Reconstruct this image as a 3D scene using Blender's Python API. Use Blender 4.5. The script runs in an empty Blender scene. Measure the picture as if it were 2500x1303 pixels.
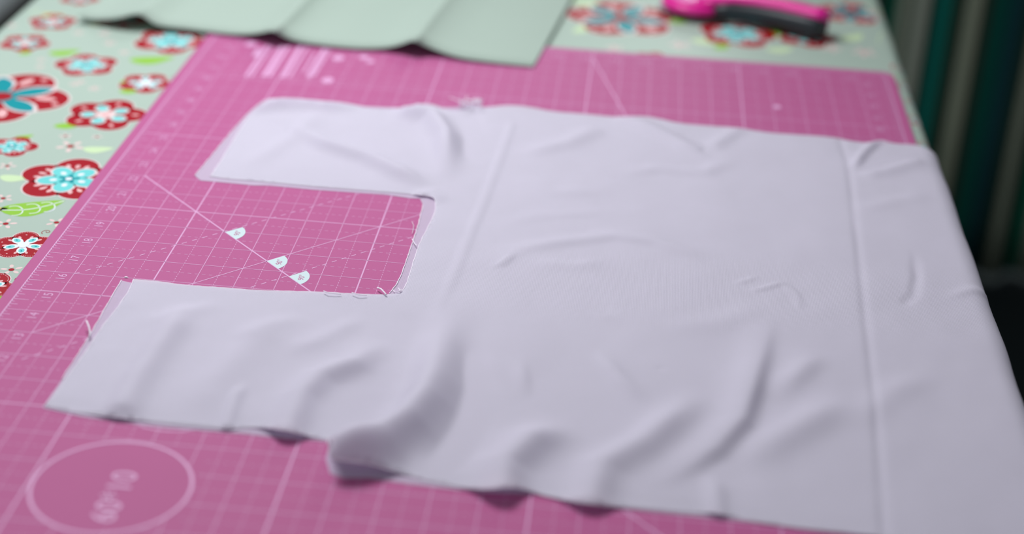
import bpy, math, random
import numpy as np
from mathutils import Vector, Matrix, noise
from mathutils.geometry import delaunay_2d_cdt

random.seed(7)
SC = bpy.context.scene
IN = 0.0254                     # the cutting mat is ruled in inches; table coordinates (u, v, z) are inches
TZ = 0.75                       # height of the mat's surface above the floor, metres
def W(u, v, z=0.0):
    return Vector(((u - 12) * IN, (v - 18) * IN, TZ + z * IN))

# ------------------------------------------------------------------ camera
ROT = np.array([[0.99477007, 0.09123313, 0.04592405],
                [0.08249852, -0.4525923, -0.88789313],
                [-0.0602204, 0.88703818, -0.45775187]])
CAM = np.array([14.22026417, -18.89739896, 19.1959796])
FPX = 3991.87
cam_d = bpy.data.cameras.new('camera')
cam = bpy.data.objects.new('camera', cam_d)
SC.collection.objects.link(cam)
SC.camera = cam
cam_d.sensor_width = 36.0
cam_d.lens = FPX * 36.0 / 2500.0
m = Matrix.Identity(4)
for i in range(3):
    m[i][0] = ROT[0][i]; m[i][1] = -ROT[1][i]; m[i][2] = -ROT[2][i]
m.translation = W(*CAM)
cam.matrix_world = m
cam_d.clip_start = 0.02
cam_d.dof.use_dof = True
cam_d.dof.focus_distance = 41.2 * IN
cam_d.dof.aperture_fstop = 2.7
cam_d.dof.aperture_blades = 0

# ------------------------------------------------------------------ world, lights, exposure
wd = bpy.data.worlds.new('world'); SC.world = wd; wd.use_nodes = True
bg = wd.node_tree.nodes['Background']
bg.inputs[0].default_value = (0.86, 0.90, 0.94, 1)
bg.inputs[1].default_value = 0.25
SC.view_settings.view_transform = 'Standard'
SC.view_settings.look = 'None'
SC.view_settings.gamma = 1
SC.view_settings.use_curve_mapping = False
SC.view_settings.exposure = 0.07

def area(name, loc, tgt, sx, sy, power, col):
    d = bpy.data.lights.new(name, 'AREA'); d.shape = 'RECTANGLE'
    d.size = sx * IN; d.size_y = sy * IN; d.energy = power; d.color = col
    o = bpy.data.objects.new(name, d); SC.collection.objects.link(o)
    o.location = W(*loc)
    o.rotation_euler = (W(*tgt) - W(*loc)).to_track_quat('-Z', 'Y').to_euler()
    return o
area('window_daylight', (-4, 33, 36), (12, 17, 0), 17, 17, 11.0, (0.97, 0.98, 1.0))
area('window_daylight_far', (30, 104, 38), (15, 22, 0), 24, 34, 30, (0.90, 1.0, 0.96))

# ------------------------------------------------------------------ helpers
def ray(px, py):
    return ROT.T @ np.array([(px - 1250) / FPX, (py - 651.5) / FPX, 1.0])
def P(px, py, z=0.0):
    """table coordinates of the point at height z seen there in the photograph"""
    d = ray(px, py); t = (z - CAM[2]) / d[2]
    return (CAM[0] + t * d[0], CAM[1] + t * d[1])
def PV(px, py, v):
    d = ray(px, py); t = (v - CAM[1]) / d[1]
    return (CAM[0] + t * d[0], CAM[2] + t * d[2])

def srgb(r, g, b):
    f = lambda c: (c / 255) / 12.92 if c / 255 <= 0.04045 else ((c / 255 + 0.055) / 1.055) ** 2.4
    return (f(r), f(g), f(b), 1)

class N:
    def __init__(s, name):
        s.m = bpy.data.materials.new(name); s.m.use_nodes = True
        s.t = s.m.node_tree; s.p = s.t.nodes['Principled BSDF']
    def add(s, kind, **kw):
        n = s.t.nodes.new(kind)
        for k, v in kw.items():
            if k in n.inputs: n.inputs[k].default_value = v
            else: setattr(n, k, v)
        return n
    def link(s, a, ao, b, bi): s.t.links.new(a.outputs[ao], b.inputs[bi])

def mat(name, col, rough=0.6, spec=0.4, noise_amt=0.06, scale=40, bump=0.0, bscale=300, sheen=0.0):
    n = N(name); p = n.p
    p.inputs['Roughness'].default_value = rough
    p.inputs['Specular IOR Level'].default_value = spec
    p.inputs['Sheen Weight'].default_value = sheen
    tc = n.add('ShaderNodeTexCoord')
    ns = n.add('ShaderNodeTexNoise', Scale=scale, Detail=4.0)
    n.link(tc, 'Object', ns, 'Vector')
    mx = n.add('ShaderNodeMix', data_type='RGBA')
    mx.inputs[6].default_value = tuple(c * (1 - noise_amt) for c in col[:3]) + (1,)
    mx.inputs[7].default_value = tuple(min(1, c * (1 + noise_amt)) for c in col[:3]) + (1,)
    n.link(ns, 'Fac', mx, 'Factor'); n.t.links.new(mx.outputs[2], p.inputs['Base Color'])
    if bump:
        b = n.add('ShaderNodeTexNoise', Scale=bscale, Detail=2.0); n.link(tc, 'Object', b, 'Vector')
        bm = n.add('ShaderNodeBump', Strength=bump, Distance=0.0004)
        n.link(b, 'Fac', bm, 'Height'); n.link(bm, 'Normal', p, 'Normal')
    return n.m

def cloth_material(name, col, see=0.12, trans=0.25, weave=0.5):
    n = N(name); p = n.p
    p.inputs['Roughness'].default_value = 0.85
    p.inputs['Specular IOR Level'].default_value = 0.15
    p.inputs['Sheen Weight'].default_value = 0.12
    tc = n.add('ShaderNodeTexCoord')
    ns = n.add('ShaderNodeTexNoise', Scale=25.0, Detail=3.0); n.link(tc, 'Object', ns, 'Vector')
    mx = n.add('ShaderNodeMix', data_type='RGBA')
    mx.inputs[6].default_value = tuple(c * 0.97 for c in col[:3]) + (1,)
    mx.inputs[7].default_value = col
    n.link(ns, 'Fac', mx, 'Factor')
    n.t.links.new(mx.outputs[2], p.inputs['Base Color'])
    # plain weave: fine threads in both directions, made uneven by noise
    w1 = n.add('ShaderNodeTexWave', wave_type='BANDS', bands_direction='X', Scale=320.0, Distortion=1.2)
    w2 = n.add('ShaderNodeTexWave', wave_type='BANDS', bands_direction='Y', Scale=320.0, Distortion=1.2)
    n3 = n.add('ShaderNodeTexNoise', Scale=900.0, Detail=2.0)
    for w in (w1, w2, n3): n.link(tc, 'Object', w, 'Vector')
    a = n.add('ShaderNodeMath', operation='ADD'); n.link(w1, 'Fac', a, 0); n.link(w2, 'Fac', a, 1)
    a2 = n.add('ShaderNodeMath', operation='ADD'); n.link(a, 0, a2, 0); n.link(n3, 'Fac', a2, 1)
    bm = n.add('ShaderNodeBump', Strength=weave, Distance=0.00012)
    n.link(a2, 0, bm, 'Height'); n.link(bm, 'Normal', p, 'Normal')
    tl = n.add('ShaderNodeBsdfTranslucent'); n.t.links.new(mx.outputs[2], tl.inputs['Color'])
    m1 = n.add('ShaderNodeMixShader'); m1.inputs[0].default_value = trans
    n.link(p, 0, m1, 1); n.link(tl, 0, m1, 2)
    tr = n.add('ShaderNodeBsdfTransparent')
    m2 = n.add('ShaderNodeMixShader'); m2.inputs[0].default_value = see
    n.link(m1, 0, m2, 1); n.link(tr, 0, m2, 2)
    n.link(m2, 0, n.t.nodes['Material Output'], 'Surface')
    return n.m

M = dict(
    mat_pink=mat('mat_pink', srgb(178, 81, 137), 0.6, 0.25, 0.03, 30, 0.15, 1500, 0.20),
    ink=mat('mat_ink', srgb(216, 162, 204), 0.5, 0.4, 0.03, 60),
    ink_bright=mat('mat_ink_bright', srgb(200, 218, 222), 0.5, 0.4, 0.03, 60),
    ink_faint=mat('mat_ink_faint', srgb(212, 150, 192), 0.5, 0.4, 0.03, 60),
    white_cloth=cloth_material('white_cotton', srgb(240, 236, 247), 0.06, 0.45),
    under_cloth=cloth_material('under_cotton', srgb(226, 214, 236), 0.13, 0.3),  # same cotton, the mat's pink bounce tinted into its colour
    thread=mat('cotton_thread', srgb(244, 236, 248), 0.8, 0.2, 0.03, 200),
    sheet=cloth_material('pale_sheet', srgb(180, 197, 186), 0.03, 0.15, 0.2),
    oil=mat('oilcloth', srgb(168, 185, 174), 0.42, 0.22, 0.02, 20, 0.1, 200),
    red=mat('print_red', srgb(158, 2, 26), 0.42, 0.22, 0.05, 60),
    outline=mat('print_outline', srgb(222, 205, 205), 0.42, 0.22, 0.02, 60),
    cyan=mat('print_cyan', srgb(110, 205, 205), 0.42, 0.22, 0.05, 60),
    teal=mat('print_teal', srgb(0, 140, 150), 0.42, 0.22, 0.05, 60),
    pink=mat('print_pink', srgb(226, 176, 178), 0.42, 0.22, 0.03, 60),
    palepink=mat('print_pale_pink', srgb(222, 198, 196), 0.42, 0.22, 0.03, 60),
    rosette=mat('print_white', srgb(226, 232, 238), 0.42, 0.22, 0.02, 60),
    green=mat('print_green', srgb(140, 190, 62), 0.42, 0.22, 0.05, 60),
    palegreen=mat('print_pale_green', srgb(196, 218, 176), 0.42, 0.22, 0.03, 60),
    mustard=mat('print_mustard', srgb(205, 190, 110), 0.42, 0.22, 0.03, 60),
    wood=mat('table_wood', srgb(150, 112, 78), 0.5, 0.4, 0.15, 12),
    hotpink=mat('cutter_pink', srgb(226, 30, 150), 0.28, 0.5, 0.03, 60),
    palehot=mat('cutter_pale_pink', srgb(240, 140, 205), 0.25, 0.5, 0.03, 60),
    rubber=mat('cutter_rubber', srgb(34, 42, 48), 0.45, 0.5, 0.05, 200, 0.2, 900),
    steel=mat('cutter_steel', srgb(150, 152, 158), 0.25, 0.8, 0.03, 60),
    wallgrey=mat('wall_paint', srgb(205, 207, 214), 0.8, 0.2, 0.03, 6, 0.1, 90),
    floor=mat('floor_dark', srgb(20, 28, 32), 0.7, 0.3, 0.15, 8, 0.1, 60),
    skirt=mat('skirting', srgb(48, 42, 36), 0.6, 0.3, 0.08, 20),
)

def mk(name, verts, faces, mats, parent=None, mi=None, smooth=False, origin=None, **props):
    """verts in table inches (u, v, z); one mesh object"""
    o0 = Vector((0, 0, 0))
    if parent is not None: o0 = parent.location.copy()
    elif origin is not None: o0 = W(*origin)
    me = bpy.data.meshes.new(name)
    me.from_pydata([W(*p) - o0 for p in verts], [], faces)
    for mm in (mats if isinstance(mats, (list, tuple)) else [mats]): me.materials.append(M[mm] if isinstance(mm, str) else mm)
    if mi is not None: me.polygons.foreach_set('material_index', mi)
    if smooth: me.polygons.foreach_set('use_smooth', [True] * len(me.polygons))
    me.update()
    o = bpy.data.objects.new(name, me); SC.collection.objects.link(o)
    if parent is not None: o.parent = parent
    else: o.location = o0
    for k, v in props.items(): o[k] = v
    return o
def thing(name, label, cat, base, group=None):
    o = bpy.data.objects.new(name, None); SC.collection.objects.link(o)
    o.empty_display_size = 0.05
    o.location = W(*base); o['label'] = label; o['category'] = cat
    if group: o['group'] = group
    return o
def box(u0, u1, v0, v1, z0, z1):
    V = [(u0, v0, z0), (u1, v0, z0), (u1, v1, z0), (u0, v1, z0), (u0, v0, z1), (u1, v0, z1), (u1, v1, z1), (u0, v1, z1)]
    F = [(3, 2, 1, 0), (4, 5, 6, 7), (0, 1, 5, 4), (1, 2, 6, 5), (2, 3, 7, 6), (3, 0, 4, 7)]
    return V, F
def bevel(o, w, seg=2):
    b = o.modifiers.new('bevel', 'BEVEL'); b.width = w; b.segments = seg; b.limit_method = 'ANGLE'

# ------------------------------------------------------------------ the setting
FZ = -0.75 / IN
WL, WB, WR = -35.0, 128.0, 62.0
V, F = box(WL - 4, WR + 4, -40, WB + 4, FZ - 2, FZ); mk('floor', V, F, 'floor', kind='structure')
V, F = box(WL - 4, WL, -40, WB, FZ, 60); mk('wall_left', V, F, 'wallgrey', kind='structure')
V, F = box(WL - 4, WR + 4, WB, WB + 4, FZ, 60); mk('wall_back', V, F, 'wallgrey', kind='structure')
V, F = box(WL, WL + 0.6, -40, WB, FZ, FZ + 5.9); o = mk('baseboard_left', V, F, 'skirt', kind='structure'); bevel(o, 0.003)
V, F = box(WL + .6, WR, WB - 0.6, WB, FZ, FZ + 5.9); o = mk('baseboard_back', V, F, 'skirt', kind='structure'); bevel(o, 0.003)

# ------------------------------------------------------------------ striped curtain
CV = 80.0
cu = lambda px: PV(px, 150, CV)[0]
edges = [(2140, (0, 48, 36)), (2172, (74, 78, 70)), (2196, (30, 40, 32)), (2208, (78, 82, 75)), (2240, (10, 22, 16)),
         (2262, (0, 58, 52)), (2298, (12, 24, 18)), (2332, (70, 74, 64)), (2366, (18, 22, 16)), (2392, (0, 40, 34)),
         (2440, (4, 26, 30)), (2476, (6, 18, 12)), (2496, (62, 66, 58)), (2524, (10, 22, 16))]
CU0 = cu(2140); PER = cu(2560) - CU0
n = N('striped_cloth'); n.p.inputs['Roughness'].default_value = 0.9; n.p.inputs['Specular IOR Level'].default_value = 0.1
tc = n.add('ShaderNodeAttribute', attribute_name='across')
md = n.add('ShaderNodeMath', operation='FRACT'); n.link(tc, 'Fac', md, 0)
cr = n.add('ShaderNodeValToRGB'); n.link(md, 0, cr, 'Fac'); cr.color_ramp.interpolation = 'CONSTANT'
els = cr.color_ramp.elements
while len(els) > 1: els.remove(els[-1])
for i, (px, c) in enumerate(edges):
    t = (cu(px) - CU0) / PER
    e = els[0] if i == 0 else els.new(t)
    e.position = t; e.color = tuple(min(1, q * 4.4 + .004) for q in srgb(*c)[:3]) + (1,)
n.link(cr, 'Color', n.p, 'Base Color')
wv = n.add('ShaderNodeTexNoise', Scale=1200.0); bm = n.add('ShaderNodeBump', Strength=0.3, Distance=0.0003)
n.link(wv, 'Fac', bm, 'Height'); n.link(bm, 'Normal', n.p, 'Normal')
M['stripes'] = n.m
cur = thing('striped_curtain', 'dark curtain with vertical teal, grey and black stripes hanging behind the table', 'curtain', (40, CV, FZ))
CW0, CW1 = CU0 - PER, CU0 + PER * 3
NU, NZ = 360, 24
V, F, AC = [], [], []
for j in range(NZ + 1):
    z = FZ + 0.4 + (92 - 0.4) * j / NZ
    for i in range(NU + 1):
        u = CW0 + (CW1 - CW0) * i / NU
        t = (u - CU0) / PER
        a = 0.55 + 0.25 * math.sin(u * 0.7)
        v = CV + a * math.sin(u * 1.9 + 0.5 * math.sin(u * .6)) * (0.8 + 0.2 * math.sin(z * 0.05 + u)) - 0.3
        V.append((u, v, z)); AC.append(t + 4)
for j in range(NZ):
    for i in range(NU):
        k = j * (NU + 1) + i; F.append((k, k + 1, k + NU + 2, k + NU + 1))
co = mk('curtain_panel', V, F, 'stripes', cur, smooth=True)
at = co.data.attributes.new('across', 'FLOAT', 'POINT'); at.data.foreach_set('value', AC)
sm = co.modifiers.new('thickness', 'SOLIDIFY'); sm.thickness = 0.0015
V, F = [], []
def tube(path, r, seg=8, rf=None):
    V, F = [], []
    pts = [Vector(p) for p in path]
    for i, p in enumerate(pts):
        t = (pts[min(i + 1, len(pts) - 1)] - pts[max(i - 1, 0)]).normalized()
        a = t.cross(Vector((0, 0, 1)));
        if a.length < 1e-3: a = t.cross(Vector((1, 0, 0)))
        a.normalize(); b = t.cross(a)
        rr = r * (rf(i / (len(pts) - 1)) if rf else 1)
        for k in range(seg):
            an = 2 * math.pi * k / seg
            q = p + a * math.cos(an) * rr + b * math.sin(an) * rr; V.append(tuple(q))
    for i in range(len(pts) - 1):
        for k in range(seg):
            F.append((i * seg + k, i * seg + (k + 1) % seg, (i + 1) * seg + (k + 1) % seg, (i + 1) * seg + k))
    F.append(tuple(range(seg - 1, -1, -1))); F.append(tuple(range((len(pts) - 1) * seg, len(pts) * seg)))
    return V, F
V, F = tube([(CW0 - 2, CV - 0.3, FZ + 92.6), (CW1 + 2, CV - 0.3, FZ + 92.6)], 0.6, 16)
mk('curtain_rod', V, F, 'skirt', cur, smooth=True)

# ------------------------------------------------------------------ table and oilcloth
TT = -0.12                      # oilcloth surface, the mat is 3 mm thick
TL, TR, TV0, TV1 = -7.15, 23.42, -7.0, 62.0
tbl = thing('sewing_table', 'wooden table under the flowered oilcloth', 'table', (8, 27, FZ))
V, F = box(TL + 0.1, TR - 0.1, TV0 + .1, TV1 - .1, TT - 1.1, TT - 0.06); o = mk('tabletop', V, F, 'wood', tbl); bevel(o, 0.008, 3)
for lu in (TL + 2, TR - 4.2):
    for lv in (TV0 + 2, TV1 - 4.2):
        V, F = box(lu, lu + 2.2, lv, lv + 2.2, FZ, TT - 1.1); o = mk('leg', V, F, 'wood', tbl); bevel(o, 0.004)
RR_ = 0.5
def wrap(s, v, lift=0.0, r0=RR_):
    """lay a point of a flat cloth over the long table edges; lift = height above the cloth"""
    for sg, e in ((1, TR), (-1, -TL)):
        q = s * sg - e
        if q > 0:
            a = q / r0
            if a < math.pi / 2:
                return (sg * (e + (r0 + lift) * math.sin(a)), v, TT - r0 + (r0 + lift) * math.cos(a))
            return (sg * (e + r0 + lift), v, TT - r0 - (q - r0 * math.pi / 2))
    return (s, v, TT + lift)
cloth = thing('floral_tablecloth', 'pale green oilcloth printed with red, pink and turquoise flowers, covering the table', 'tablecloth', (8, 27, TT))
ss = list(np.arange(TL - 9, TL - 1.0, 0.8)) + list(np.arange(TL - 1.0, TL + .01, 0.08)) + list(np.linspace(TL + .3, TR - .3, 50)) \
    + list(np.arange(TR, TR + 1.01, 0.08)) + list(np.arange(TR + 1.8, TR + 9.1, 0.8))
vs = list(np.linspace(TV0, TV1, 90))
V = [wrap(s, v) for v in vs for s in ss]; F = []
for j in range(len(vs) - 1):
    for i in range(len(ss) - 1):
        k = j * len(ss) + i; F.append((k, k + 1, k + len(ss) + 1, k + len(ss)))
o = mk('oilcloth_sheet', V, F, 'oil', cloth, smooth=True)
sm = o.modifiers.new('thickness', 'SOLIDIFY'); sm.thickness = 0.0006; sm.offset = -1

# printed flowers: thin layers of ink on the oilcloth
LY = 0.0015
class Ink:
    def __init__(s, mats): s.V, s.F, s.mi, s.mats = [], [], [], mats
    def poly(s, pts, mname, layer):
        if mname not in s.mats: s.mats.append(mname)
        k = len(s.V)
        for (a, b) in pts: s.V.append(wrap(a, b, LY * layer))
        s.F.append(tuple(range(k, k + len(pts)))); s.mi.append(s.mats.index(mname))
def rot(pts, a, c, sc=1.0):
    ca, sa = math.cos(a), math.sin(a)
    return [(c[0] + sc * (x * ca - y * sa), c[1] + sc * (x * sa + y * ca)) for x, y in pts]
def ell(rx, ry, cx=0, cy=0, n=22): return [(cx + rx * math.cos(2 * math.pi * i / n), cy + ry * math.sin(2 * math.pi * i / n)) for i in range(n)]
def petal(L, w, n=12, base=0.06, pow_=0.6):
    """leaf-like petal along +x, broad near its end"""
    up = []
    for i in range(n + 1):
        t = i / n
        up.append((L * t, w * (base + (1 - base) * math.sin(math.pi * min(1, t ** pow_ if t < 1 else 1)) ** 0.75)))
    out = []
    for i in range(n + 1):
        t = i / n; x = L * t
        y = w * math.sin(math.pi * t ** 1.35) ** 0.7 if 0 < t < 1 else 0
        out.append((x, y))
    return out + [(x, -y) for x, y in reversed(out[1:-1])]
def drop(L, w, n=8):
    return petal(L, w, n)
def printed(name, ink, label=None):
    o = mk(name, ink.V, ink.F, ink.mats, cloth, ink.mi)
    return o
FID = [0]
def flower(px, py, half, kind, rotd=0):
    c = P(px, py, TT)
    depth = (np.array([c[0], c[1], TT]) - CAM) @ ROT[2]
    R = half * depth / FPX
    flower_uv(c, R, kind, math.radians(rotd))
def flower_uv(c, R, kind, a0):
    I = Ink([])
    A5 = [a0 + 2 * math.pi * k / 5 for k in range(5)]
    lob = ell(0.46, 0.44, 0.55, 0)
    lob_o = ell(0.49, 0.475, 0.55, 0)
    f = lambda pts, a, m_, l: I.poly(rot(pts, a, c, R), m_, l)
    for a in A5: f(lob_o, a, 'outline', 1 + FID[0] % 2 * 0.2)
    for a in A5: f(lob, a, 'red', 2)
    f(ell(.3, .3), 0, 'red', 2.2)
    if kind == 'A':          # wide turquoise blossom inside
        for a in A5:
            for da, L in ((-.3, .8), (0, .74), (.3, .8)):
                f([(x + .5, y) for x, y in drop(.22 * L + .05, .05)], a + da, 'pink', 3)
            b = a + math.pi / 5
            f(ell(.30, .235, .36, 0), b, 'outline', 4)
            f(ell(.25, .19, .36, 0), b, 'cyan', 5)
            f(ell(.08, .06, .3, 0, 8), b, 'rosette', 6)
            f(ell(.07, .05, .16, 0, 8), a, 'teal', 6.5)
        f(ell(.12, .12), 0, 'teal', 6); f(ell(.07, .07), 0, 'rosette', 7)
    elif kind == 'B':        # big teal petals, dark red middle
        for a in A5:
            f(ell(.16, .07, .66, .05), a, 'pink', 3); f(ell(.05, .05, .86, -.12), a, 'pink', 3)
            b = a + math.pi / 5
            f(petal(.86, .20), b, 'outline', 4); f(petal(.79, .155), b, 'teal', 5)
        f(ell(.24, .24), 0, 'teal', 6)
        f(ell(.17, .17), 0, 'red', 7)
    elif kind == 'C':        # slim white petals with turquoise hearts, stitched edge
        for a in A5:
            for k in range(-6, 7):
                t = k * 0.2
                f([(0.55 + .40 * math.cos(t + s_ * .06) + w_ * .012 * math.cos(t), .385 * math.sin(t + s_ * .06) + w_ * .012 * math.sin(t)) for s_, w_ in ((-1, -1), (1, -1), (1, 1), (-1, 1))], a, 'pink', 3)
            for da in (-.33, .33):
                f([(x * .9 + .46, y) for x, y in drop(.26, .05)], a + da, 'pink', 3)
            f(ell(.03, .03, .76, 0, 8), a, 'pink', 3)
            b = a + math.pi / 5
            f(petal(.66, .17), b, 'rosette', 4); f(ell(.15, .10, .42, 0), b, 'cyan', 5); f(ell(.05, .03, .45, 0, 8), b, 'teal', 6)
        f(ell(.2, .2), 0, 'rosette', 7)
        for s_ in (-1, 1):   # curled tendrils
            pts = []
            for k in range(26):
                t = k / 25; an = t * 7.5; rr = .17 * (1 - t * .8)
                pts.append((1.02 + .12 - rr * math.cos(an) * 1.0 + .06 * t, s_ * (.16 + rr * math.sin(an) - .1)))
            b = a0 + s_ * math.pi / 5 * 1.0
            for k in range(25):
                (x0, y0), (x1, y1) = pts[k], pts[k + 1]
                dx, dy = x1 - x0, y1 - y0; L = math.hypot(dx, dy) + 1e-6; nx, ny = -dy / L * .012, dx / L * .012
                f([(x0 - nx, y0 - ny), (x1 - nx, y1 - ny), (x1 + nx, y1 + ny), (x0 + nx, y0 + ny)], b, 'red', 3)
    else:                    # D: turquoise dots round a pink middle
        for a in A5:
            f(ell(.10, .05, .72, 0), a, 'pink', 3)
            b = a + math.pi / 5
            f(ell(.21, .19, .42, 0), b, 'outline', 4)
            f(ell(.16, .14, .42, 0), b, 'cyan', 5)
        f(ell(.24, .24), 0, 'outline', 5.5); f(ell(.13, .13), 0, 'pink', 6)
    FID[0] += 1
    printed('printed_flower', I)
def leaf(px, py, L, deg, w=0.42, m_='green', veins=True):
    c = P(px, py, TT); a = math.radians(deg); I = Ink([])
    n = 16; up, dn = [], []
    for i in range(n + 1):
        t = i / n; x = -0.5 + t
        bend = 0.10 * math.sin(math.pi * t * 1.2)
        y = w * 0.5 * math.sin(math.pi * t ** 0.75) ** 0.8 if 0 < t < 1 else 0
        up.append((x, y - bend)); dn.append((x, -y - bend))
    I.poly(rot(up + dn[-2:0:-1], a, c, L), m_, 1.4)
    def line(pts, wd):
        for k in range(len(pts) - 1):
            (x0, y0), (x1, y1) = pts[k], pts[k + 1]
            dx, dy = x1 - x0, y1 - y0; l = math.hypot(dx, dy) + 1e-6; nx, ny = -dy / l * wd, dx / l * wd
            I.poly(rot([(x0 - nx, y0 - ny), (x1 - nx, y1 - ny), (x1 + nx, y1 + ny), (x0 + nx, y0 + ny)], a, c, L), 'rosette', 2.6)
    if veins:
        line([(-.46 + .94 * k / 10, -0.10 * math.sin(math.pi * (.04 + .94 * k / 10) * 1.2)) for k in range(11)], .011)
        for s_ in (-1, 1):
            for x0 in (-.18, .08, .3):
                pts = []
                for k in range(9):
                    t = k / 8; an = t * 3.6
                    pts.append((x0 + .02 - .17 * t + .035 * math.sin(an), -.09 + s_ * (.16 * math.sin(t * 2.0) + .015 * t)))
                line(pts, .009)
    printed('printed_leaf', I)
def blossom(px, py, half=24, dark=True, c=None):
    c = c or P(px, py, TT)
    depth = (np.array([c[0], c[1], TT]) - CAM) @ ROT[2]; R = half * depth / FPX
    I = Ink([]); a0 = random.random() * 2
    for k in range(5): I.poly(rot(ell(.30, .17, .62, 0, 14), a0 + 2 * math.pi * k / 5, c, R), 'palepink', 1)
    I.poly(rot(ell(.24, .24, 0, 0, 14), 0, c, R), 'red' if dark else 'pink', 2)
    printed('printed_blossom', I)

FL = [(168, 437, 122, 'A', 20), (57, 598, 73, 'C', 30), (2, 236, 165, 'B', 0), (30, 358, 62, 'A', 10),
      (258, 280, 99, 'D', 10), (211, 159, 76, 'A', 40), (61, 105, 61, 'D', 0), (128, 54, 57, 'D', 30), (418, 100, 90, 'A', 0),
      (356, 203, 66, 'C', 0), (300, 48, 62, 'D', 0), (195, -4, 48, 'D', 0), (-42, 702, 82, 'C', 0),
      (1518, 45, 134, 'B', 30), (1800, 84, 95, 'A', 10), (2078, 32, 82, 'B', 10), (1968, 92, 72, 'D', 0), (1592, 142, 46, 'D', 0),
      (2235, 170, 60, 'D', 20), (1400, -75, 90, 'A', 0), (1720, -90, 100, 'C', 0), (2010, -120, 90, 'D', 0), (480, -90, 90, 'B', 0), (1000, -150, 90, 'C', 0)]
for f_ in FL: flower(*f_)
leaf(80, 503, 1.75, 27, .5); leaf(158, 127, 1.05, 25, .5, veins=False); leaf(172, 303, 1.0, 30, .45, veins=False)
leaf(372, 144, 1.5, 20, .45, veins=False); leaf(1885, 78, 1.5, 15, .5, veins=False); leaf(1735, 98, 1.5, 15, .5, 'palegreen', False)
leaf(62, 128, .5, 60, .6, veins=False); leaf(60, 333, .55, 30, .5, veins=False); leaf(318, 222, .7, 10, .5, veins=False)
leaf(310, 197, .6, 60, .5, veins=False); leaf(8, 716, .9, 50, .6, veins=False); leaf(1440, 5, 1.5, 0, .5, 'palegreen', False)
leaf(2160, 95, 1.6, 80, .5, 'palegreen', False); leaf(2205, 195, 1.3, 100, .5, veins=False); leaf(350, 282, .6, 60, .5, veins=False)
leaf(236, 60, .5, 0, .5, 'mustard', False); leaf(60, 28, 1.1, 20, .5, 'palegreen', False); leaf(240, 363, .9, 10, .5, 'palegreen', False)
leaf(38, 433, .9, 0, .5, 'palegreen', False); leaf(130, 37, .8, 5, .6, 'mustard', False); leaf(2, 509, .4, 5, .6, 'mustard', False)
for b in [(28, 658, 30), (14, 546, 30), (138, 543, 28), (18, 405, 24), (172, 357, 38), (160, 332, 18), (237, 334, 16), (8, 484, 26),
          (2232, 300, 30)]: blossom(*b)
for b in [(100, 146, 14), (98, 163, 14), (192, 80, 16), (268, 105, 18), (28, 62, 16), (182, 205, 16), (230, 216, 18), (303, 128, 16), (198, 200, 14),
          (2030, 118, 30), (2110, 128, 34), (1660, 110, 30), (255, 82, 18), (1500, 118, 26)]: blossom(*b, dark=False)
for i in range(8):
    flower_uv((TR + 2.5 + 3.4 * (i % 2), 2 + 6.5 * i), 1.1, 'ABCD'[i % 4], i)
    flower_uv((TL - 3 - 3 * (i % 2), 2 + 6.5 * i), 1.1, 'DCBA'[i % 4], i)
rp_ = random.Random(3)          # the print goes on over the rest of the cloth
for j in range(17):
    for i in range(9):
        uu = -5.6 + i * 3.5 + rp_.uniform(-.5, .5) + (j % 2) * 1.6; vv_ = -5.2 + j * 4.1 + rp_.uniform(-.5, .5)
        if -1.4 < uu < 24 and -1.4 < vv_ < 36.4: continue
        if uu > 22.6 or vv_ > 60.5: continue
        if uu < 0 and vv_ > 10: 
            if vv_ < 42: continue
        elif vv_ < 44 and vv_ > 36: continue
        if (i + j) % 3 == 2: blossom(0, 0, 24, True, (uu, vv_))
        else: flower_uv((uu, vv_), rp_.uniform(.8, 1.5), 'ABCD'[rp_.randrange(4)], rp_.uniform(0, 6))
for px_, py_, L_, a_, m_ in ((1660, 50, 1.0, 30, 'green'), (1760, 112, .9, 60, 'green'), (1905, 120, 1.1, 20, 'palegreen'), (2080, 90, 1.2, 40, 'palegreen'), (1415, 70, 1.0, 70, 'palegreen'), (2130, 20, 1.0, 100, 'green')):
    leaf(px_, py_, L_, a_, .5, m_, False)
for i in range(0): flower_uv((-3.6 + (i % 2) * 1.5, -4 + 3.6 * i), 1.15, 'ACDB'[i], i)
for (uu, vv) in ((TR + .35, 34.3), (TR + .3, 31.2), (TR + .35, 29.0), (TR + .5, 32.8)):
    flower_uv((uu, vv), .45, 'D', uu * 3)

# ------------------------------------------------------------------ cutting mat
cm = thing('cutting_mat', 'pink self-healing cutting mat with white inch grid, lying on the flowered oilcloth', 'cutting mat', (11.5, 17.5, TT))
E0, R0 = 0.31, 0.42
def rrect(u0, u1, v0, v1, r, n=6):
    out = []
    for (cu_, cv_, a) in ((u1 - r, v1 - r, 0), (u0 + r, v1 - r, 90), (u0 + r, v0 + r, 180), (u1 - r, v0 + r, 270)):
        for k in range(n + 1):
            an = math.radians(a + 90 * k / n); out.append((cu_ + r * math.cos(an), cv_ + r * math.sin(an)))
    return out
rp = rrect(-E0, 23 + E0, -E0, 35 + .2, R0)
b_ = len(rp)
V = [(x, y, TT + .0115) for x, y in rp] + [(x, y, 0) for x, y in rp]
F = [tuple(range(b_ - 1, -1, -1)), tuple(range(b_, 2 * b_))] + [(i, (i + 1) % b_, b_ + (i + 1) % b_, b_ + i) for i in range(b_)]
o = mk('mat_sheet', V, F, 'mat_pink', cm); bevel(o, 0.0005, 2)

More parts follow.
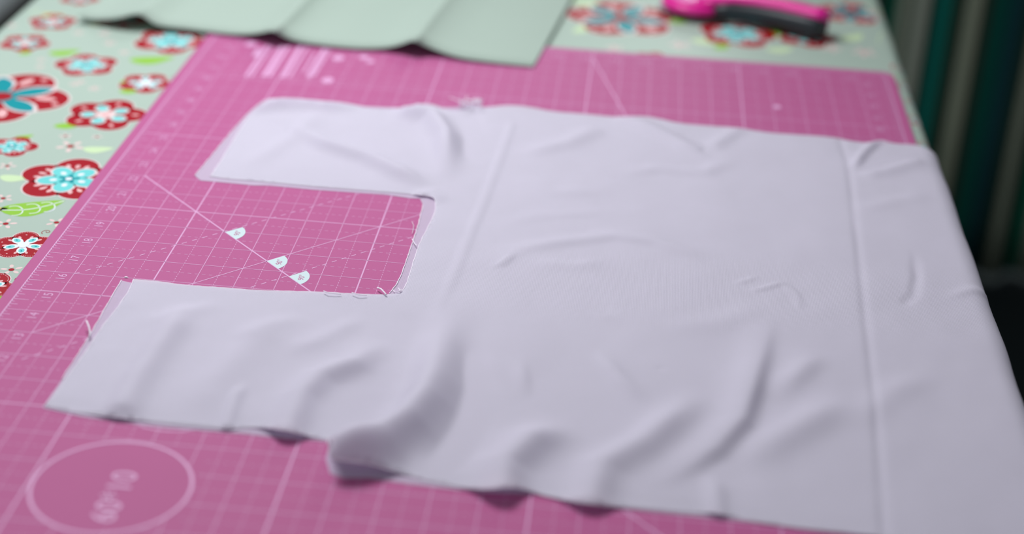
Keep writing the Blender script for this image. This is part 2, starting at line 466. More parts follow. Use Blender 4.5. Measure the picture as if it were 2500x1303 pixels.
class Flat:
    def __init__(s, z=.003): s.V, s.F, s.z = [], [], z
    def seg(s, a, b, w, dz=0):
        dx, dy = b[0] - a[0], b[1] - a[1]; L = math.hypot(dx, dy); nx, ny = -dy / L * w / 2, dx / L * w / 2
        k = len(s.V); z = s.z + dz
        s.V += [(a[0] - nx, a[1] - ny, z), (b[0] - nx, b[1] - ny, z), (b[0] + nx, b[1] + ny, z), (a[0] + nx, a[1] + ny, z)]
        s.F.append((k, k + 1, k + 2, k + 3))
    def dashed(s, a, b, w, on, off, dz=0):
        L = math.hypot(b[0] - a[0], b[1] - a[1]); t = 0
        f = lambda q: (a[0] + (b[0] - a[0]) * q / L, a[1] + (b[1] - a[1]) * q / L)
        while t < L: s.seg(f(t), f(min(L, t + on)), w, dz); t += on + off
    def ring(s, c, r, w, a0=0, a1=360, n=96):
        k = len(s.V)
        for i in range(n + 1):
            an = math.radians(a0 + (a1 - a0) * i / n)
            for q in (r - w / 2, r + w / 2): s.V.append((c[0] + q * math.cos(an), c[1] + q * math.sin(an), s.z))
        for i in range(n): s.F.append((k + 2 * i, k + 2 * i + 1, k + 2 * i + 3, k + 2 * i + 2))
    def poly(s, pts, dz=0):
        k = len(s.V); s.V += [(x, y, s.z + dz) for x, y in pts]; s.F.append(tuple(range(k, k + len(pts))))
CU_, CV_ = 4.66, 7.36          # circle-template centre
g = Flat(); fl = Flat(.0025)
def cut_circle(p, q, w, store):
    """grid lines stop at the round template"""
    n_ = 80; run = None
    for i in range(n_ + 1):
        t = i / n_; x, y = p[0] + (q[0] - p[0]) * t, p[1] + (q[1] - p[1]) * t
        ok = math.hypot(x - CU_, y - CV_) > 1.6
        if ok and run is None: run = (x, y)
        if (not ok or i == n_) and run is not None:
            if math.hypot(x - run[0], y - run[1]) > .05: store.seg(run, (x, y), w)
            run = None
for u in range(0, 24):
    thick = (u - 3) % 5 == 0 or u in (0, 23)
    w = .036 if thick else .016
    if abs(u - CU_) < 1.7: cut_circle((u, 0), (u, 17), w, g); g.seg((u, 17), (u, 35), w)
    else: g.seg((u, 0), (u, 35), w)
for v in range(0, 36):
    w = .034 if v % 5 == 0 else .018
    if abs(v - CV_) < 1.7: cut_circle((0, v), (10, v), w, g); g.seg((10, v), (23, v), w)
    else: g.seg((0, v), (23, v), w)
mk('grid_lines', g.V, g.F, 'ink', cm)
for k in range(23):
    if abs(k + .5 - CU_) > 1.6: fl.dashed((k + .5, 0), (k + .5, 35), .014, .07, .055)
    else: fl.dashed((k + .5, 9), (k + .5, 35), .014, .07, .055); fl.dashed((k + .5, 0), (k + .5, 5.6), .014, .07, .055)
for k in range(35):
    if abs(k + .5 - CV_) > 1.6: fl.dashed((.3, k + .5), (22.7, k + .5), .014, .09, .09)
    else: fl.dashed((6.3, k + .5), (22.7, k + .5), .014, .09, .09); fl.dashed((.3, k + .5), (2.9, k + .5), .014, .09, .09)
mk('half_inch_dashes', fl.V, fl.F, 'ink', cm)
tk = Flat()
for k in range(35 * 8):
    v = k / 8
    if k % 8 == 0: continue
    L = .30 if k % 8 == 4 else (.20 if k % 2 == 0 else .085)
    for u0, s_ in ((0, 1), (23, -1)): tk.seg((u0, v), (u0 + s_ * L, v), .022)
for k in range(23 * 8):
    u = k / 8
    if k % 8 == 0: continue
    L = .30 if k % 8 == 4 else (.20 if k % 2 == 0 else .085)
    for v0, s_ in ((0, 1), (35, -1)): tk.seg((u, v0), (u, v0 + s_ * L), .018)
mk('ruler_ticks', tk.V, tk.F, 'ink', cm)
dg = Flat(.0035)
dg.seg((1, 22), (17, 6), .042)
dg.seg((1, 13), (14, 26), .026)
dg.seg((1, 1), (9, 9), .026) if False else None
dg.dashed((1, 15.97), (9, 23.85), .03, .15, .15)
dg.dashed((5.0, 15.62), (12, 22.6), .03, .15, .15)
dg.dashed((1.2, 11.8), (4.2, 14.8), .03, .15, .15)
dg.seg((13, 34.4), (16, 22.5), .04)
mk('angle_lines', dg.V, dg.F, 'ink', cm)
wg = Flat(.0045)
WEDGE = [(4.07, 18.93), (5.5, 17.5), (6.22, 16.78)]
for (a, b) in WEDGE:
    pts = [(a, b)] + [(a + .52 * math.cos(t), b + .52 * math.sin(t)) for t in [math.radians(-45 + 90 * k / 12) for k in range(13)]]
    o = mk('angle_wedge', [(x, y, .0045) for x, y in pts], [tuple(range(len(pts)))], 'ink_bright', cm)
def text(s_, c, size, rotz, mname, name, z=.004, align='CENTER'):
    cu2 = bpy.data.curves.new(name, 'FONT'); cu2.body = s_; cu2.size = size * IN
    cu2.align_x = align; cu2.align_y = 'CENTER'
    to = bpy.data.objects.new('tmp', cu2); SC.collection.objects.link(to)
    bpy.context.view_layer.update()
    me = bpy.data.meshes.new_from_object(to.evaluated_get(bpy.context.evaluated_depsgraph_get()))
    bpy.data.objects.remove(to); bpy.data.curves.remove(cu2)
    me.materials.clear(); me.materials.append(M[mname])
    o = bpy.data.objects.new(name, me); SC.collection.objects.link(o); o.parent = cm
    o.location = W(c[0], c[1], z) - cm.location; o.rotation_euler = (0, 0, math.radians(rotz))
    return o
for k in range(1, 35): text(str(k), (.76, k - .24), .33, 90, 'ink', 'ruler_number')
for k in range(1, 35): text(str(k), (22.3, k - .24), .33, 90, 'ink', 'ruler_number')
for k in range(1, 23):
    text(str(k), (k - .24, .76), .33, 0, 'ink', 'ruler_number')
    text(str(k), (k - .24, 34.3), .33, 0, 'ink', 'ruler_number')
for (a, b) in WEDGE: text('90°', (a + .33, b + .0), .21, 90, 'mat_pink', 'angle_number', .0055)
cc = Flat(.0045); cc.ring((CU_, CV_), 1.58, .06)
mk('circle_template', cc.V, cc.F, 'ink', cm)
c2 = P(400, 1051, 0)
cc = Flat(.0035); cc.ring((c2[0], c2[1] + 1.3), 1.3, .04)
mk('circle_template', cc.V, cc.F, 'ink', cm)
text('60*10', (CU_ + .18, CV_ - .33), .72, 90, 'ink', 'circle_lettering', .005)
# small lettering block near the far left corner: too blurred in the photograph to read, only its bars show
def bar(x0, y0, x1, y1, w):
    q = Flat(.005); q.seg(P(x0, y0), P(x1, y1), w); mk('printed_bar', q.V, q.F, 'ink', cm)
for (x0, y0, x1, y1, w) in [(653, 111, 600, 187, .10), (665, 113, 613, 188, .07), (690, 111, 644, 187, .16), (705, 112, 658, 187, .12), (736, 111, 690, 190, .14), (752, 112, 706, 190, .08),
                            (768, 132, 740, 178, .07), (793, 119, 752, 190, .14), (806, 121, 766, 186, .07), (634, 118, 622, 138, .2)]: bar(x0, y0, x1, y1, w)
for (x, y, r) in [(612, 108, .18), (826, 142, .2), (800, 196, .2), (888, 140, .16), (905, 150, .14), (1897, 261, .13)]:
    c = P(x, y); q = Flat(.005); q.poly([(c[0] + r * math.cos(t * .5236), c[1] + r * math.sin(t * .5236) * 1.3) for t in range(12)])
    mk('printed_dot', q.V, q.F, 'ink', cm)
lg = Flat(.003); lg.seg((1, 30.4), (8, 30.4), .03)
mk('lettering_rule', lg.V, lg.F, 'ink_faint', cm)

# ------------------------------------------------------------------ the cut cotton cloth
def pl(pts): return np.array([P(x, y) for x, y in pts])
def dist(Q, L):
    """distance, side and running parameter of points Q to polyline L"""
    best = np.full(len(Q), 1e9); side = np.zeros(len(Q)); tt = np.zeros(len(Q))
    seg = L[1:] - L[:-1]; ln = np.hypot(seg[:, 0], seg[:, 1]); cum = np.concatenate([[0], np.cumsum(ln)]); tot = cum[-1]
    for i in range(len(seg)):
        w = Q - L[i]; t = np.clip((w @ seg[i]) / (ln[i] ** 2 + 1e-9), 0, 1)
        e = w - t[:, None] * seg[i]; d = np.hypot(e[:, 0], e[:, 1])
        sd = seg[i][0] * w[:, 1] - seg[i][1] * w[:, 0]
        mk_ = d < best
        best[mk_] = d[mk_]; side[mk_] = np.sign(sd[mk_]); tt[mk_] = (cum[i] + t[mk_] * ln[i]) / tot
    return best, side, tt
FEAT = []
def ridge(pts, amp, w, w2=None, taper=(.25, .25), prof=None):
    """pts run from far to near; w = width on the left of travel (side>0), w2 on the right"""
    n_ = len(pts)
    tp0 = [1.0] * n_
    zz = .8 * max(0, amp) * 1.55
    ps = np.array([P(x, y, zz * min(1, (.3 if taper[0] > 0 and i == 0 else 1), (.3 if taper[1] > 0 and i == n_ - 1 else 1))) for i, (x, y) in enumerate(pts)])
    FEAT.append((ps, amp, w, w2 or w, taper, prof))
exec_feats = []
# --- seam and the big lift at the open end
ridge([(1250, 300), (1215, 395), (1180, 490), (1150, 560), (1120, 640), (1085, 720), (1062, 765), (1040, 830)], .022, .17, .12, (.02, .3), 'flat')
ridge([(1110, 690), (1088, 760), (1068, 830), (1056, 895), (1036, 950), (995, 1005), (925, 1052), (835, 1090)], .42, .52, .44, (.8, .0))
ridge([(1120, 800), (1145, 880), (1150, 960), (1130, 1050), (1090, 1120)], -.08, .35, .3, (.4, .0))
ridge([(800, 1100), (900, 1125), (1000, 1145)], .15, .5, .5, (.05, .5))
# --- near hem of the body
ridge([(1400, 1030), (1300, 1065), (1235, 1120), (1225, 1192)], .22, .42, .5, (.4, .0))
ridge([(1720, 940), (1660, 1000), (1570, 1075), (1470, 1130), (1440, 1215)], .16, .40, .42, (.4, .0))
ridge([(1885, 750), (1862, 850), (1838, 940), (1812, 1020), (1750, 1085), (1640, 1150), (1540, 1190)], .17, .22, .5, (.5, .4))
ridge([(2100, 960), (1950, 1040), (1850, 1100), (1790, 1160)], .11, .45, .45, (.4, .4))
ridge([(2010, 860), (1930, 930), (1880, 990)], .08, .3, .35, (.4, .5))
ridge([(1735, 1150), (1748, 1200), (1752, 1262)], .06, .2, .2, (.5, .0))
ridge([(1450, 850), (1520, 930), (1580, 990)], .05, .22, .22, (.4, .4))
ridge([(1268, 870), (1278, 930), (1290, 985)], .04, .15, .2, (.5, .5))
ridge([(1380, 690), (1400, 740), (1470, 770), (1560, 770)], .03, .3, .3, (.4, .4))
ridge([(2300, 900), (2180, 960), (2060, 1060)], .05, .4, .4, (.4, .4))
ridge([(2420, 700), (2350, 715), (2300, 735)], .04, .14, .2, (.3, .6))
# --- middle and far wrinkles
ridge([(1190, 650), (1280, 607), (1390, 588), (1500, 575), (1600, 590), (1680, 618), (1725, 645)], .048, .34, .24, (.3, .15))
ridge([(1190, 655), (1225, 645), (1260, 620)], .04, .10, .10, (.4, .4))
ridge([(1170, 560), (1300, 530), (1450, 520), (1560, 515)], .02, .3, .3, (.4, .4))
ridge([(1790, 695), (1825, 683), (1852, 676)], .025, .05, .09, (.3, .3))
ridge([(1820, 712), (1865, 703), (1905, 690), (1935, 700)], .035, .05, .1, (.3, .3))
ridge([(1905, 690), (1945, 720), (1958, 765)], .02, .07, .1, (.3, .3))
ridge([(1505, 283), (1560, 300), (1650, 340), (1710, 372), (1735, 372)], .09, .35, .3, (.1, .3))
ridge([(1800, 315), (1750, 350), (1735, 375)], .06, .25, .3, (.0, .3))
ridge([(1260, 380), (1380, 350), (1470, 310)], .07, .35, .35, (.3, .2))
ridge([(1500, 430), (1600, 410), (1720, 420), (1800, 390)], .05, .3, .3, (.3, .3))
ridge([(1230, 420), (1350, 470), (1500, 470)], .03, .35, .35, (.3, .3))
ridge([(1300, 640), (1400, 650), (1480, 640)], .03, .2, .3, (.3, .3))
ridge([(1600, 800), (1750, 790), (1880, 740)], .03, .4, .4, (.3, .3))
# --- pressed crease at the right, and the stretch toward the table edge
CREASE = [(2045, 335), (2068, 400), (2075, 450), (2087, 560), (2098, 660), (2108, 760), (2122, 880), (2134, 1000), (2145, 1150), (2156, 1310), (2160, 1400)]
ridge(CREASE, -.028, .10, .07, (.0, .0))
ridge([(2145, 340), (2110, 372), (2080, 418)], .10, .10, .16, (.0, .3))
ridge([(2090, 436), (2160, 420), (2260, 392)], .07, .18, .3, (.2, .2))
ridge([(2080, 520), (2180, 495), (2280, 480)], .03, .3, .3, (.3, .3))
ridge([(2229, 610), (2236, 680), (2228, 725), (2202, 750)], -.06, .11, .08, (.5, .1))
# --- far limb
ridge([(640, 246), (700, 240), (800, 246), (880, 262)], .20, .3, .35, (.0, .4))
ridge([(700, 300), (800, 345), (900, 378), (1000, 425), (1045, 462)], .16, .36, .28, (.35, .2))
ridge([(1005, 258), (1055, 270), (1088, 320), (1092, 390), (1080, 440)], .26, .36, .34, (.0, .5))
ridge([(1130, 270), (1152, 330), (1140, 410)], -.08, .3, .25, (.0, .4))
ridge([(790, 262), (720, 330), (640, 380), (580, 420)], .05, .35, .3, (.3, .3))
ridge([(620, 300), (660, 312), (700, 335)], -.06, .3, .3, (.3, .3))
ridge([(1010, 478), (1050, 470), (1090, 500)], .05, .25, .25, (.1, .4))
# --- near limb
ridge([(470, 735), (388, 838), (340, 910), (300, 985)], .15, .36, .36, (.3, .0))
ridge([(330, 740), (282, 800), (250, 860)], -.04, .25, .25, (.3, .3))
ridge([(700, 760), (600, 850), (520, 930), (470, 1020)], .06, .5, .45, (.3, .2))
ridge([(600, 930), (575, 965), (552, 1035)], .07, .14, .10, (.4, .0))
ridge([(940, 820), (868, 880), (782, 912), (735, 960), (700, 1045)], .18, .34, .42, (.4, .0))
ridge([(760, 770), (650, 800), (560, 840)], .03, .3, .3, (.3, .3))
ridge([(900, 770), (780, 830), (680, 870)], .04, .3, .3, (.3, .3))
ridge([(560, 740), (430, 770), (330, 800)], .03, .3, .3, (.3, .3))
DIMP = [(P(1802, 478), -.05, .10), (P(1612, 903), -.04, .06), (P(1395, 740), -.06, .7), (P(1470, 760), -.02, .5)]

GAIN = 1.55
HEM1 = pl([(100, 990), (300, 1022), (480, 1042), (640, 1042), (812, 1078), (805, 1120), (980, 1160), (1180, 1196), (1290, 1196), (1700, 1254), (2100, 1303)])
HEM2 = pl([(475, 432), (650, 445), (900, 467), (1035, 478)])
def smooth01(x): x = np.clip(x, 0, 1); return x * x * (3 - 2 * x)
def height(Q):
    Q = np.asarray(Q, float); h = np.full(len(Q), 0.036) + .03 * smooth01((Q[:, 0] - 17) / 4)
    for (L, amp, w, w2, tp, prof) in FEAT:
        amp = amp * GAIN
        d, sd, t = dist(Q, L)
        ww = np.where(sd > 0, w, w2)
        if prof == 'flat': g_ = 1 - smooth01((d - ww * .6) / (ww * .5))
        else: g_ = np.exp(-(d / ww) ** 2)
        e = np.ones(len(Q))
        if tp[0] > 0: e *= smooth01(t / tp[0])
        if tp[1] > 0: e *= smooth01((1 - t) / tp[1])
        h += amp * g_ * e
    for (c, amp, w) in DIMP: h += amp * np.exp(-(((Q - np.array(c)) ** 2).sum(1)) / w ** 2)
    nz = (.15 + .85 * smooth01(dist(Q, HEM1)[0] / 1.2)) * (.15 + .85 * smooth01(dist(Q, HEM2)[0] / 1.2)) * np.array([noise.noise(Vector((q[0] * .55, q[1] * .45, 3.1))) * .045 + noise.noise(Vector((q[0] * 1.5, q[1] * 1.2, 9.1))) * .010 for q in Q])
    h += nz
    h -= .016 * (2 - smooth01(dist(Q, HEM1)[0] / .5) - smooth01(dist(Q, HEM2)[0] / .5))
    h = np.where(h < .021, .021 + .002 * np.tanh((h - .021) / .05), h)
    h -= .10 * smooth01((Q[:, 0] - 23.36) / .9)
    return h
def place(pts, hf):
    out = []
    pp = []
    for a, b in zip(pts, pts[1:]):
        n_ = max(1, int(math.hypot(b[0] - a[0], b[1] - a[1]) / 9))
        pp += [(a[0] + (b[0] - a[0]) * k / n_, a[1] + (b[1] - a[1]) * k / n_) for k in range(n_)]
    pts = pp + [pts[-1]]
    zs = np.arange(.9, .0, -.012)
    for x, y in pts:            # first point of the line of sight that meets the cloth
        c0 = np.array(P(x, y, 0.0)); c1 = np.array(P(x, y, 1.0))
        Q = c0 + (c1 - c0) * zs[:, None]
        hh = hf(Q) - zs
        i = int(np.argmax(hh >= 0)) if (hh >= 0).any() else len(zs) - 1
        if i > 0:
            t = hh[i - 1] / (hh[i - 1] - hh[i]) if hh[i] != hh[i - 1] else 0
            q = Q[i - 1] + (Q[i] - Q[i - 1]) * min(1, max(0, t))
        else: q = Q[i]
        out.append((float(q[0]), float(q[1])))
    return out
def densify(pts, step):
    out = []
    for a, b in zip(pts, pts[1:] + pts[:1]):
        n_ = max(1, int(math.hypot(b[0] - a[0], b[1] - a[1]) / step))
        for k in range(n_): out.append((a[0] + (b[0] - a[0]) * k / n_, a[1] + (b[1] - a[1]) * k / n_))
    return out
def chaikin(pts, closed=False):
    out = []
    n_ = len(pts)
    for i in range(n_ - 1):
        a, b = pts[i], pts[i + 1]
        out += [(.75 * a[0] + .25 * b[0], .75 * a[1] + .25 * b[1]), (.25 * a[0] + .75 * b[0], .25 * a[1] + .75 * b[1])]
    return [pts[0]] + out + [pts[-1]]
def inside(poly, Q):
    x, y = Q[:, 0], Q[:, 1]; c = np.zeros(len(Q), bool); n_ = len(poly)
    for i in range(n_):
        x0, y0 = poly[i]; x1, y1 = poly[(i + 1) % n_]
        if y0 == y1: continue
        k = ((y0 > y) != (y1 > y)) & (x < (x1 - x0) * (y - y0) / (y1 - y0) + x0); c ^= k
    return c
def cloth_mesh(outline, step):
    ol = densify(outline, step)
    A = np.array(ol); u0, v0 = A.min(0); u1, v1 = A.max(0)
    gu = np.arange(u0, u1, step); gv = np.arange(v0, v1, step * .9)
    G = np.array([(u + (j % 2) * step / 2, v) for j, v in enumerate(gv) for u in gu])
    G = G[inside(ol, G)]
    # keep grid points off the border
    keep = np.ones(len(G), bool)
    for i in range(0, len(A)):
        keep &= ((G - A[i]) ** 2).sum(1) > (step * .45) ** 2
    G = G[keep]
    allp = [Vector(p) for p in ol] + [Vector(p) for p in G]
    n_ = len(ol)
    vo, eo, fo, *_ = delaunay_2d_cdt(allp, [(i, (i + 1) % n_) for i in range(n_)], [], 1, 1e-5)
    return np.array([(p.x, p.y) for p in vo]), [tuple(f) for f in fo]

near_limb_left = [(326, 682), (316, 706), (300, 732), (275, 765), (250, 796), (215, 851), (160, 925), (112, 990)]
near_hem = [(112, 990), (180, 1005), (300, 1020), (400, 1032), (480, 1041), (560, 1047), (640, 1041), (700, 1050), (750, 1063), (812, 1075)]
body_hem = [(812, 1075), (803, 1100), (812, 1122), (900, 1130), (980, 1156), (1090, 1184), (1180, 1195), (1240, 1187), (1290, 1195), (1350, 1216), (1500, 1236), (1700, 1253), (1750, 1250), (1800, 1266), (1960, 1290), (2060, 1300)]
far_hem = [(2262, 361), (2240, 353), (2180, 351), (2150, 340), (2118, 349), (2080, 345), (2030, 334), (1950, 329), (1870, 324), (1800, 311), (1740, 308), (1660, 302), (1600, 287), (1560, 283), (1500, 286), (1430, 278),
           (1350, 273), (1290, 260), (1240, 256), (1190, 262), (1150, 262), (1115, 272), (1080, 264), (1050, 253), (1010, 255), (960, 267), (900, 264), (850, 252), (780, 245), (700, 238), (660, 241)]
far_limb_left = [(660, 241), (643, 251), (622, 268), (599, 295), (575, 334), (545, 384), (514, 430)]
far_inner = [(512, 430), (560, 437), (650, 443), (760, 455), (900, 465), (980, 471), (1035, 477)]
notch = [(1035, 477), (1058, 480), (1065, 495), (1062, 520), (1045, 555), (1025, 592), (1012, 630), (1000, 670), (990, 700), (978, 714)]
near_inner = [(978, 714), (950, 720), (880, 718), (800, 713), (700, 710), (640, 710), (560, 703), (440, 695), (400, 688), (360, 684), (326, 682)]
c_ = lambda s_: chaikin(chaikin(s_))
top_parts = [near_limb_left, c_(near_hem), [(812, 1075), (803, 1100), (812, 1122)] + c_(body_hem[2:])[1:]]
h_top = lambda Q: height(Q)
ol = place(near_limb_left, h_top) + place(c_(near_hem), h_top) + place(top_parts[2], h_top)
pend = ol[-1]
ol += [(TR + .1, pend[1] - .30), (TR + 8, pend[1] - .7)]
fh = place(c_(far_hem), h_top)
ol += [(TR + 8, fh[0][1] - .1), (TR + .8, fh[0][1] - .05)]
ol += fh + place(c_(far_limb_left), h_top) + place(c_(far_inner), h_top) + place(c_(notch), h_top) + place(c_(near_inner), h_top)
# drop near-duplicates
def clean(o_):
    out = [o_[0]]
    for p in o_[1:]:
        if math.hypot(p[0] - out[-1][0], p[1] - out[-1][1]) > .01: out.append(p)
    if math.hypot(out[0][0] - out[-1][0], out[0][1] - out[-1][1]) < .01: out.pop()
    return out
def drape(Q, h):
    out = []
    for (s, v), z in zip(Q, h):
        if s > TR: out.append(wrap(s, v, z - TT))
        else: out.append((s, v, z))
    return out
garment = thing('cotton_fabric_panel', 'white cotton fabric laid double with a square notch cut from its left side', 'fabric', (14, 18, 0.0))
Q, F = cloth_mesh(clean(ol), .10)
H = height(Q)
o = mk('upper_layer', drape(Q, H), F, 'white_cloth', garment, smooth=True)
sm = o.modifiers.new('thickness', 'SOLIDIFY'); sm.thickness = 0.0003; sm.offset = 0

# lower layer lies almost flat on the mat and shows along the cut edges
def h_low(Q):
    Q = np.asarray(Q, float)
    return np.full(len(Q), .016)
low_px = [[(296, 684), (283, 708), (262, 742), (238, 786), (205, 843), (150, 928), (104, 994)],
          [(104, 994), (200, 1016), (300, 1030), (400, 1042), (500, 1050), (600, 1058), (700, 1070), (760, 1073), (806, 1077)],
          [(806, 1077), (796, 1120), (806, 1155), (840, 1166), (900, 1166), (1000, 1180), (1100, 1192), (1180, 1200), (1300, 1205), (1400, 1228), (1600, 1249), (1800, 1270), (2000, 1294)]]
ol = []
for s_ in low_px: ol += place(s_, h_low)
ol += [(TR + .1, ol[-1][1] - .25), (TR + 7.6, ol[-1][1] - .5)]
ol += [(TR + 7.6, fh[0][1] - .2), (TR + .8, fh[0][1] - .12)]
low2 = [(2225, 362), (2000, 342), (1800, 322), (1600, 300), (1450, 290), (1300, 272), (1200, 268), (1150, 250), (1120, 262), (1000, 264), (800, 256), (652, 242), (610, 272), (563, 325), (520, 376), (476, 429), (490, 440), (560, 446), (620, 452), (660, 452), (760, 462), (850, 468),
        (940, 474), (1000, 483), (1025, 484), (1033, 500), (1026, 530), (1018, 560), (1004, 600), (994, 630), (982, 665), (968, 695), (950, 717), (900, 724), (700, 716), (500, 702), (400, 698), (345, 692), (322, 690)]
ol += place(low2, h_low)
Q2, F2 = cloth_mesh(clean(ol), .3)
H2 = .012 + (TT + .006) * smooth01((Q2[:, 0] - 23.30) / 1.1)
o = mk('lower_layer', drape(Q2, H2), F2, 'under_cloth', garment, smooth=True)

# raw cut edges: a single bright thread along the cut
def edge(px, hf, off, r, name='raw_edge'):
    c = densify(px, 6)[:-1] if False else px
    uv = place(c_(px), hf)
    dn = []
    for a, b in zip(uv, uv[1:]):
        n_ = max(1, int(math.hypot(b[0] - a[0], b[1] - a[1]) / .09))
        dn += [(a[0] + (b[0] - a[0]) * k / n_, a[1] + (b[1] - a[1]) * k / n_) for k in range(n_)]
    dn.append(uv[-1]); A = np.array(dn); z = hf(A)
    path = [(A[i][0] + random.uniform(-1, 1) * .008, A[i][1] + random.uniform(-1, 1) * .008, z[i] + off) for i in range(len(A))]
    V, F = tube(path, r, 5, lambda t: .8 + .4 * random.random())
    return mk(name, V, F, 'thread', garment, smooth=True)
edge(near_limb_left, height, .004, .011)
edge(notch, height, .004, .013)
edge(far_limb_left, height, .004, .012)
edge(near_hem, height, .002, .013, 'hem_brightener')  # hem threads are added, to brighten the dark line under the cloth
edge(body_hem, height, .002, .013, 'hem_brightener')
edge(far_inner, height, .002, .012, 'hem_brightener')
edge(near_inner, height, .002, .008)
edge([(296, 684), (283, 708), (262, 742), (238, 786), (205, 843), (150, 928)], h_low, .008, .012)
edge([(1033, 500), (1026, 530), (1018, 560), (1004, 600), (994, 630), (982, 665), (968, 695), (950, 717)], h_low, .008, .013)
edge([(645, 246), (610, 272), (563, 325), (520, 376), (476, 429)], h_low, .008, .012)
def thread(pts, zs, r=.012):
    path = []
    n_ = len(pts)
    for i in range(n_ - 1):
        for k in range(5):
            t = k / 5
            x = pts[i][0] + (pts[i + 1][0] - pts[i][0]) * t; y = pts[i][1] + (pts[i + 1][1] - pts[i][1]) * t
            z = zs[i] + (zs[i + 1] - zs[i]) * t
            path.append((x, y, z))
    path.append((pts[-1][0], pts[-1][1], zs[-1]))
    P3 = [P(x, y, z) + (z,) for x, y, z in path]
    V, F = tube(P3, r, 6)
    mk('loose_thread', V, F, 'thread', garment, smooth=True)
thread([(921, 702), (930, 705), (937, 712), (943, 719)], [.08, .12, .12, .1], .02)
thread([(790, 710), (800, 714), (815, 716), (832, 718)], [.12, .13, .12, .1])
thread([(859, 714), (875, 719), (895, 721)], [.12, .13, .1])
thread([(960, 708), (965, 713), (975, 711), (981, 706)], [.06, .07, .1, .1])
thread([(973, 703), (977, 709)], [.08, .1])
thread([(1006, 583), (1012, 594), (1018, 600)], [.05, .08, .1])
thread([(1006, 541), (1010, 550), (1009, 560), (1006, 570)], [.04, .06, .06, .05], .006)
thread([(211, 783), (217, 797), (220, 812), (218, 822)], [.2, .2, .15, .1], .02)
for i in range(16):
    x0, y0 = 1135 + random.uniform(-14, 45), 262 + random.uniform(-6, 4)
    thread([(x0, y0), (x0 + random.uniform(-14, 14), y0 - random.uniform(6, 16)), (x0 + random.uniform(-26, 22), y0 - random.uniform(10, 26))], [.1, random.uniform(.15, .35), random.uniform(.1, .4)], .012)

lint = thing('lint_fleck', 'tiny white fleck of lint beside the corner of the near fabric strip', 'lint', P(308, 676, 0) + (0,))
LC = P(308, 676, .02)
V, F = [], []
for k in range(12):
    an = k * math.pi / 6; V.append((LC[0] + .055 * math.cos(an), LC[1] + .03 * math.sin(an), .006))
for k in range(12):
    an = k * math.pi / 6; V.append((LC[0] + .035 * math.cos(an), LC[1] + .02 * math.sin(an), .03))
for k in range(12): F.append((k, (k + 1) % 12, 12 + (k + 1) % 12, 12 + k))
F.append(tuple(range(12, 24)))
mk('fibre', V, F, 'thread', lint, smooth=False)

# ------------------------------------------------------------------ folded sheet at the far side
fr = [(188, 42, .12), (215, 47, .10), (240, 49, .12), (285, 46, .3), (332, 33, .55), (352, 40, .42), (378, 60, .2), (410, 66, .12), (450, 70, .10), (490, 75, .09), (530, 80, .10), (570, 84, .12), (610, 84, .2), (640, 80, .38), (666, 74, .62),
      (682, 84, .42), (705, 95, .25), (740, 104, .14), (785, 110, .11), (830, 115, .1), (880, 119, .1), (930, 118, .13), (960, 114, .25), (985, 107, .42), (1008, 98, .66), (1028, 108, .46), (1055, 119, .3), (1090, 132, .18), (1130, 143, .12), (1180, 150, .09), (1240, 157, .07), (1302, 163, .05)]
def smooth3(ps, it=2):
    for _ in range(it):
        out = [ps[0]]
        for a, b in zip(ps, ps[1:]): out += [tuple(.75 * a[k] + .25 * b[k] for k in range(3)), tuple(.25 * a[k] + .75 * b[k] for k in range(3))]
        out.append(ps[-1]); ps = out
    return ps
frs = smooth3(fr, 2)
dl = np.array(P(246, 0, .1)) - np.array(P(188, 42, .1)); dl /= np.linalg.norm(dl)
dr = np.array(P(1392, 0, .1)) - np.array(P(1302, 163, .05)); dr /= np.linalg.norm(dr)
sh = thing('folded_sheet', 'pale mint-white sheet with upright folds lying over the far edge of the pink mat', 'sheet', (6, 38, 0))
V, F = [], []
NB = 22; LEN = 17.0
for i, (x, y, z) in enumerate(frs):
    t = (x - 188) / (1302 - 188); d = dl * (1 - t) + dr * t; d /= np.linalg.norm(d)
    c = np.array(P(x, y, z))
    for j in range(NB + 1):
        q = j / NB * LEN
        zz = z + (.05 * noise.noise(Vector((c[0] * .5, q * .35, 1))) * min(1, q)) * (1 if z > .15 else .4)
        pu = c + d * q
        V.append((pu[0], pu[1], max(zz, .03)))
for i in range(len(frs) - 1):
    for j in range(NB):
        k = i * (NB + 1) + j; F.append((k, k + NB + 1, k + NB + 2, k + 1))
o = mk('sheet_panel', V, F, 'sheet', sh, smooth=True)
sm = o.modifiers.new('thickness', 'SOLIDIFY'); sm.thickness = 0.0004; sm.offset = 0

# ------------------------------------------------------------------ rotary cutter
cb = P(1850, 80, TT)
rc = thing('rotary_cutter', 'pink and black rotary cutter lying on the oilcloth beyond the mat', 'cutter', (cb[0], cb[1], TT))
def loft(path, secs, n=20):
    """path: list of (u,v,z); secs: (half width, half height, power)"""
    V, F = [], []
    pts = [Vector(p) for p in path]
    for i, p in enumerate(pts):
        t = (pts[min(i + 1, len(pts) - 1)] - pts[max(i - 1, 0)]); t.z *= .6; t.normalize()
        a = Vector((0, 0, 1)).cross(t).normalized(); b = t.cross(a)
        hw, hh, pw = secs[i]
        for k in range(n):
            an = 2 * math.pi * k / n; c, s = math.cos(an), math.sin(an)
            V.append(tuple(p + a * hw * math.copysign(abs(c) ** pw, c) + b * hh * math.copysign(abs(s) ** pw, s)))
    for i in range(len(pts) - 1):
        for k in range(n): F.append((i * n + k, i * n + (k + 1) % n, (i + 1) * n + (k + 1) % n, (i + 1) * n + k))
    F.append(tuple(range(n - 1, -1, -1))); F.append(tuple(range((len(pts) - 1) * n, len(pts) * n)))
    return V, F
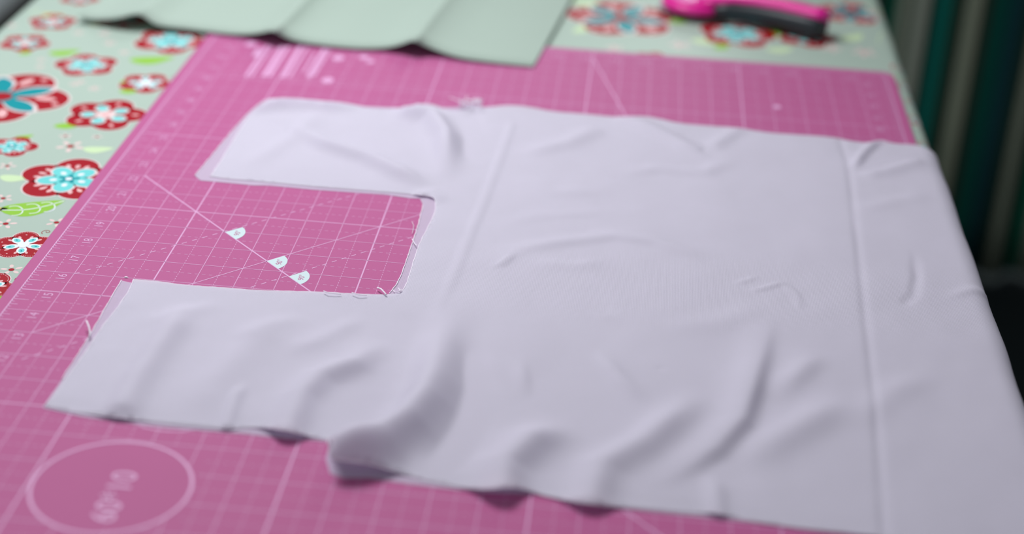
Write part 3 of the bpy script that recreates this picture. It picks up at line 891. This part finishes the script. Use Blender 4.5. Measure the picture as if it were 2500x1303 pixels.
def path_px(pts): return [P(x, y, z) + (z,) for x, y, z in pts]
g1 = path_px([(1742, 28, .35), (1775, 26, .36), (1820, 29, .37), (1870, 36, .37), (1920, 47, .37), (1965, 59, .36), (1998, 70, .34), (2006, 73, .34)])
V, F = loft(g1, [(.25, .26, .8), (.36, .33, .8), (.44, .36, .75), (.46, .37, .7), (.46, .38, .7), (.44, .40, .7), (.40, .40, .7), (.30, .32, .7)])
mk('grip', V, F, 'rubber', rc, smooth=True)
g2 = path_px([(1700, 8, .55), (1740, 1, .68), (1790, -3, .74), (1850, 2, .78), (1910, 12, .80), (1960, 24, .80), (2000, 36, .78), (2016, 44, .74)])
V, F = loft(g2, [(.25, .14, .8), (.36, .17, .8), (.40, .17, .75), (.42, .17, .7), (.42, .18, .7), (.40, .19, .7), (.36, .22, .7), (.28, .26, .7)])
mk('handle_shell', V, F, 'hotpink', rc, smooth=True)
e1 = path_px([(2004, 50, .62), (2012, 62, .40), (2012, 72, .2)])
V, F = loft(e1, [(.16, .2, .8), (.18, .2, .8), (.12, .12, .8)]); mk('end_cap', V, F, 'hotpink', rc, smooth=True)
def disc(c, r, z0, z1, n=40, sq=.12):
    V, F = [], []
    rings = [(r - sq, z0), (r, z0 + (z1 - z0) * .25), (r, z0 + (z1 - z0) * .75), (r - sq, z1), (r * .55, z1 + .02)]
    for rr, z in rings:
        for k in range(n): V.append((c[0] + rr * math.cos(2 * math.pi * k / n), c[1] + rr * math.sin(2 * math.pi * k / n), z))
    for i in range(len(rings) - 1):
        for k in range(n): F.append((i * n + k, i * n + (k + 1) % n, (i + 1) * n + (k + 1) % n, (i + 1) * n + k))
    F.append(tuple(range(n - 1, -1, -1))); F.append(tuple(range((len(rings) - 1) * n, len(rings) * n)))
    return V, F
hc = P(1700, -2, .45)
V, F = disc(hc, 1.28, .16, .52); mk('blade_guard', V, F, 'hotpink', rc, smooth=True)
V, F = disc((hc[0] - .05, hc[1] + .05), .95, .52, .66, sq=.08); mk('guard_cover', V, F, 'palehot', rc, smooth=True)
V, F = disc((hc[0] - .25, hc[1] + .2), 1.12, .02, .06, sq=.02); mk('blade', V, F, 'steel', rc)
V, F = disc(hc, .3, .68, .86, 20, .05); mk('blade_nut', V, F, 'rubber', rc, smooth=True)
